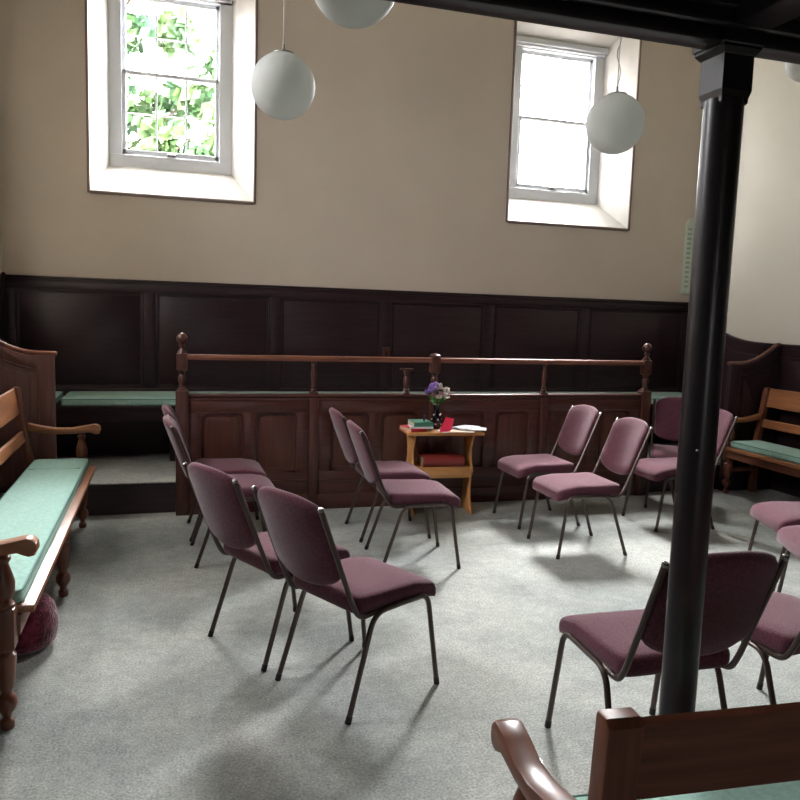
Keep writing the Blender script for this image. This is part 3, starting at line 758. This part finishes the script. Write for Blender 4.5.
for k, (x, y, mt, rz, lab) in enumerate(sheets):
    wx, wy = at(x, y); bm = B(); box(bm, -.1, .1, -.07, .07, 0, .0035)
    for v in bm.verts: v.co.z += .0
    tag(obj('leaflet', bm, mt, loc=(wx, wy, ZTB+.0005+.0038*k), rot=(0, 0, TR+rz), smooth=False), lab, 'leaflet', 'papers spread on the small table')
# ---------------------------------------------------------------- outside
bm = B(); box(bm, -60, 60, -60, 60, -.6, -.5); go = struct('ground', bm, 'grass', smooth=False)
def tree(label, cx, cy, h, blobs, nleaf, seed):
    random.seed(seed)
    t = thing('tree', label, 'tree', (cx, cy, -.5))
    bm = B(); tube(bm, [(0, 0, 0), (.1, .1, h*.3), (0, .2, h*.6), (.2, .1, h)], [.16, .12, .07, .02], 10)
    for bx_, by_, bz_, br, *_ in blobs: tube(bm, [(.02, .15, min(h, bz_)*.6), (bx_*.5, by_*.5, bz_*.8), (bx_, by_, bz_)], [.035, .02, .006], 6)
    obj('trunk', bm, 'bark', t)
    bm = B()
    for bx_, by_, bz_, br, *dn in blobs:
        for k in range(int(nleaf*br*br*(dn[0] if dn else 1))):
            d = Vector((random.gauss(0, 1), random.gauss(0, 1), random.gauss(0, 1))).normalized()*br*random.uniform(.3, 1)
            c = Vector((bx_, by_, bz_))+d; n_ = Vector((random.gauss(0, 1), random.gauss(0, 1), random.gauss(0, 1))).normalized()
            s_ = n_.orthogonal().normalized(); u_ = n_.cross(s_); l = random.uniform(.09, .16); w_ = l*.6
            bm.faces.new([bm.verts.new(v) for v in (c-s_*l, c+u_*w_, c+s_*l, c-u_*w_)])
    o = obj('leaves', bm, 'leaf', t, smooth=False); o['kind'] = 'stuff'
tree('leafy green tree seen through the left window, plus unseen high crown added to block sky', -1.5, 13.0, 10.0,
     [(.5, -.5, 6.7, .55), (.9, -.3, 6.1, .4), (.6, .2, 4.4, .35), (.7, -.6, 3.55, .5), (1.4, .1, 4.6, .45), (1.9, .3, 5.4, .4), (1.5, -.2, 3.7, .4), (2.1, 0, 4.4, .35), (2.2, .3, 3.7, .4), (1.4, 1, 5.2, .5),
      (2.4, .6, 5.9, .35), (-.3, 0, 5.6, .6), (.2, .6, 7.8, .7), (1.0, .4, 5.0, .3), (2.3, -.2, 5.0, .3), (.7, -.2, 5.3, .4), (1.6, .2, 6.3, .4), (.9, 0, 3.9, .4), (1.2, .4, 3.3, .4), (1.9, .4, 3.3, .4), (2.4, .3, 4.0, .3)]
     + [(x-1.7, y+.5, z, r, .33) for x, y, z, r in ((2.2, -1, 10.2, 1.5), (4.2, -.6, 10.0, 1.5), (6.0, -.4, 10.0, 1.3), (1.0, -.5, 9.6, 1.4), (3.2, -2, 9.2, 1.2), (5.0, -2, 9.0, 1.1), (4.0, 0, 12, 1.7), (1.5, 0, 12, 1.6), (6.2, 0, 11.8, 1.2), (3.4, -3.5, 9.8, 1.2))], 1000, 3)  # high blobs: unseen crown added to hold sky light off the left window
tree('distant thin branches outside, faintly seen through the right window', 8.9, 14.0, 5.2, [(-.6, 0, 5.0, .35), (-1.2, 0, 4.3, .3), (-.3, .3, 6, .3)], 120, 7)
# ---------------------------------------------------------------- world, camera
w = bpy.data.worlds.new('sky'); bpy.context.scene.world = w; w.use_nodes = True
N, L = w.node_tree.nodes, w.node_tree.links
bg = N['Background']; bg.inputs['Strength'].default_value = 30
tc = N.new('ShaderNodeTexCoord'); sp = N.new('ShaderNodeSeparateXYZ'); L.new(tc.outputs['Generated'], sp.inputs[0])
rp = N.new('ShaderNodeValToRGB'); rp.color_ramp.elements[0].position = 0; rp.color_ramp.elements[1].position = .8
rp.color_ramp.elements[0].color = (.38, .385, .405, 1); rp.color_ramp.elements[1].color = (.96, .965, 1, 1)
L.new(sp.outputs['Z'], rp.inputs['Fac']); 
# veiled sun: the overcast is brightest round one direction behind the right window
nv = N.new('ShaderNodeVectorMath'); nv.operation = 'NORMALIZE'; L.new(tc.outputs['Generated'], nv.inputs[0])
dp = N.new('ShaderNodeVectorMath'); dp.operation = 'DOT_PRODUCT'; dp.inputs[1].default_value = (.29, .70, .65); L.new(nv.outputs['Vector'], dp.inputs[0])
mxn = N.new('ShaderNodeMath'); mxn.operation = 'MAXIMUM'; mxn.inputs[1].default_value = 0; L.new(dp.outputs['Value'], mxn.inputs[0])
pw_ = N.new('ShaderNodeMath'); pw_.operation = 'POWER'; pw_.inputs[1].default_value = 18; L.new(mxn.outputs[0], pw_.inputs[0])
ml_ = N.new('ShaderNodeMath'); ml_.operation = 'MULTIPLY'; ml_.inputs[1].default_value = 7; L.new(pw_.outputs[0], ml_.inputs[0])
ad = N.new('ShaderNodeVectorMath'); ad.operation = 'ADD'; L.new(rp.outputs['Color'], ad.inputs[0]); L.new(ml_.outputs[0], ad.inputs[1])
L.new(ad.outputs['Vector'], bg.inputs['Color'])
cam = bpy.data.cameras.new('camera'); co = bpy.data.objects.new('camera', cam); C.objects.link(co)
r = Vector((.9571, -.2880, .0324)); u = Vector((.002, .1184, .993)); f = Vector((.2898, .9503, -.1139)).normalized()
r = (r-f*r.dot(f)).normalized(); u = r.cross(f)
co.matrix_world = Matrix(((r.x, u.x, -f.x, 0), (r.y, u.y, -f.y, 0), (r.z, u.z, -f.z, 1.53), (0, 0, 0, 1)))
cam.sensor_width = 36; cam.lens = 36*768.5/800; cam.clip_start = .05; cam.clip_end = 200
S = bpy.context.scene; S.camera = co
S.view_settings.view_transform = 'Standard'; S.view_settings.look = 'None'; S.view_settings.gamma = 1; S.view_settings.exposure = 1.32
S.cycles.max_bounces = 10; S.cycles.diffuse_bounces = 6; S.cycles.transparent_max_bounces = 12
S.cycles.caustics_reflective = False; S.cycles.caustics_refractive = False
S.cycles.sample_clamp_indirect = 6
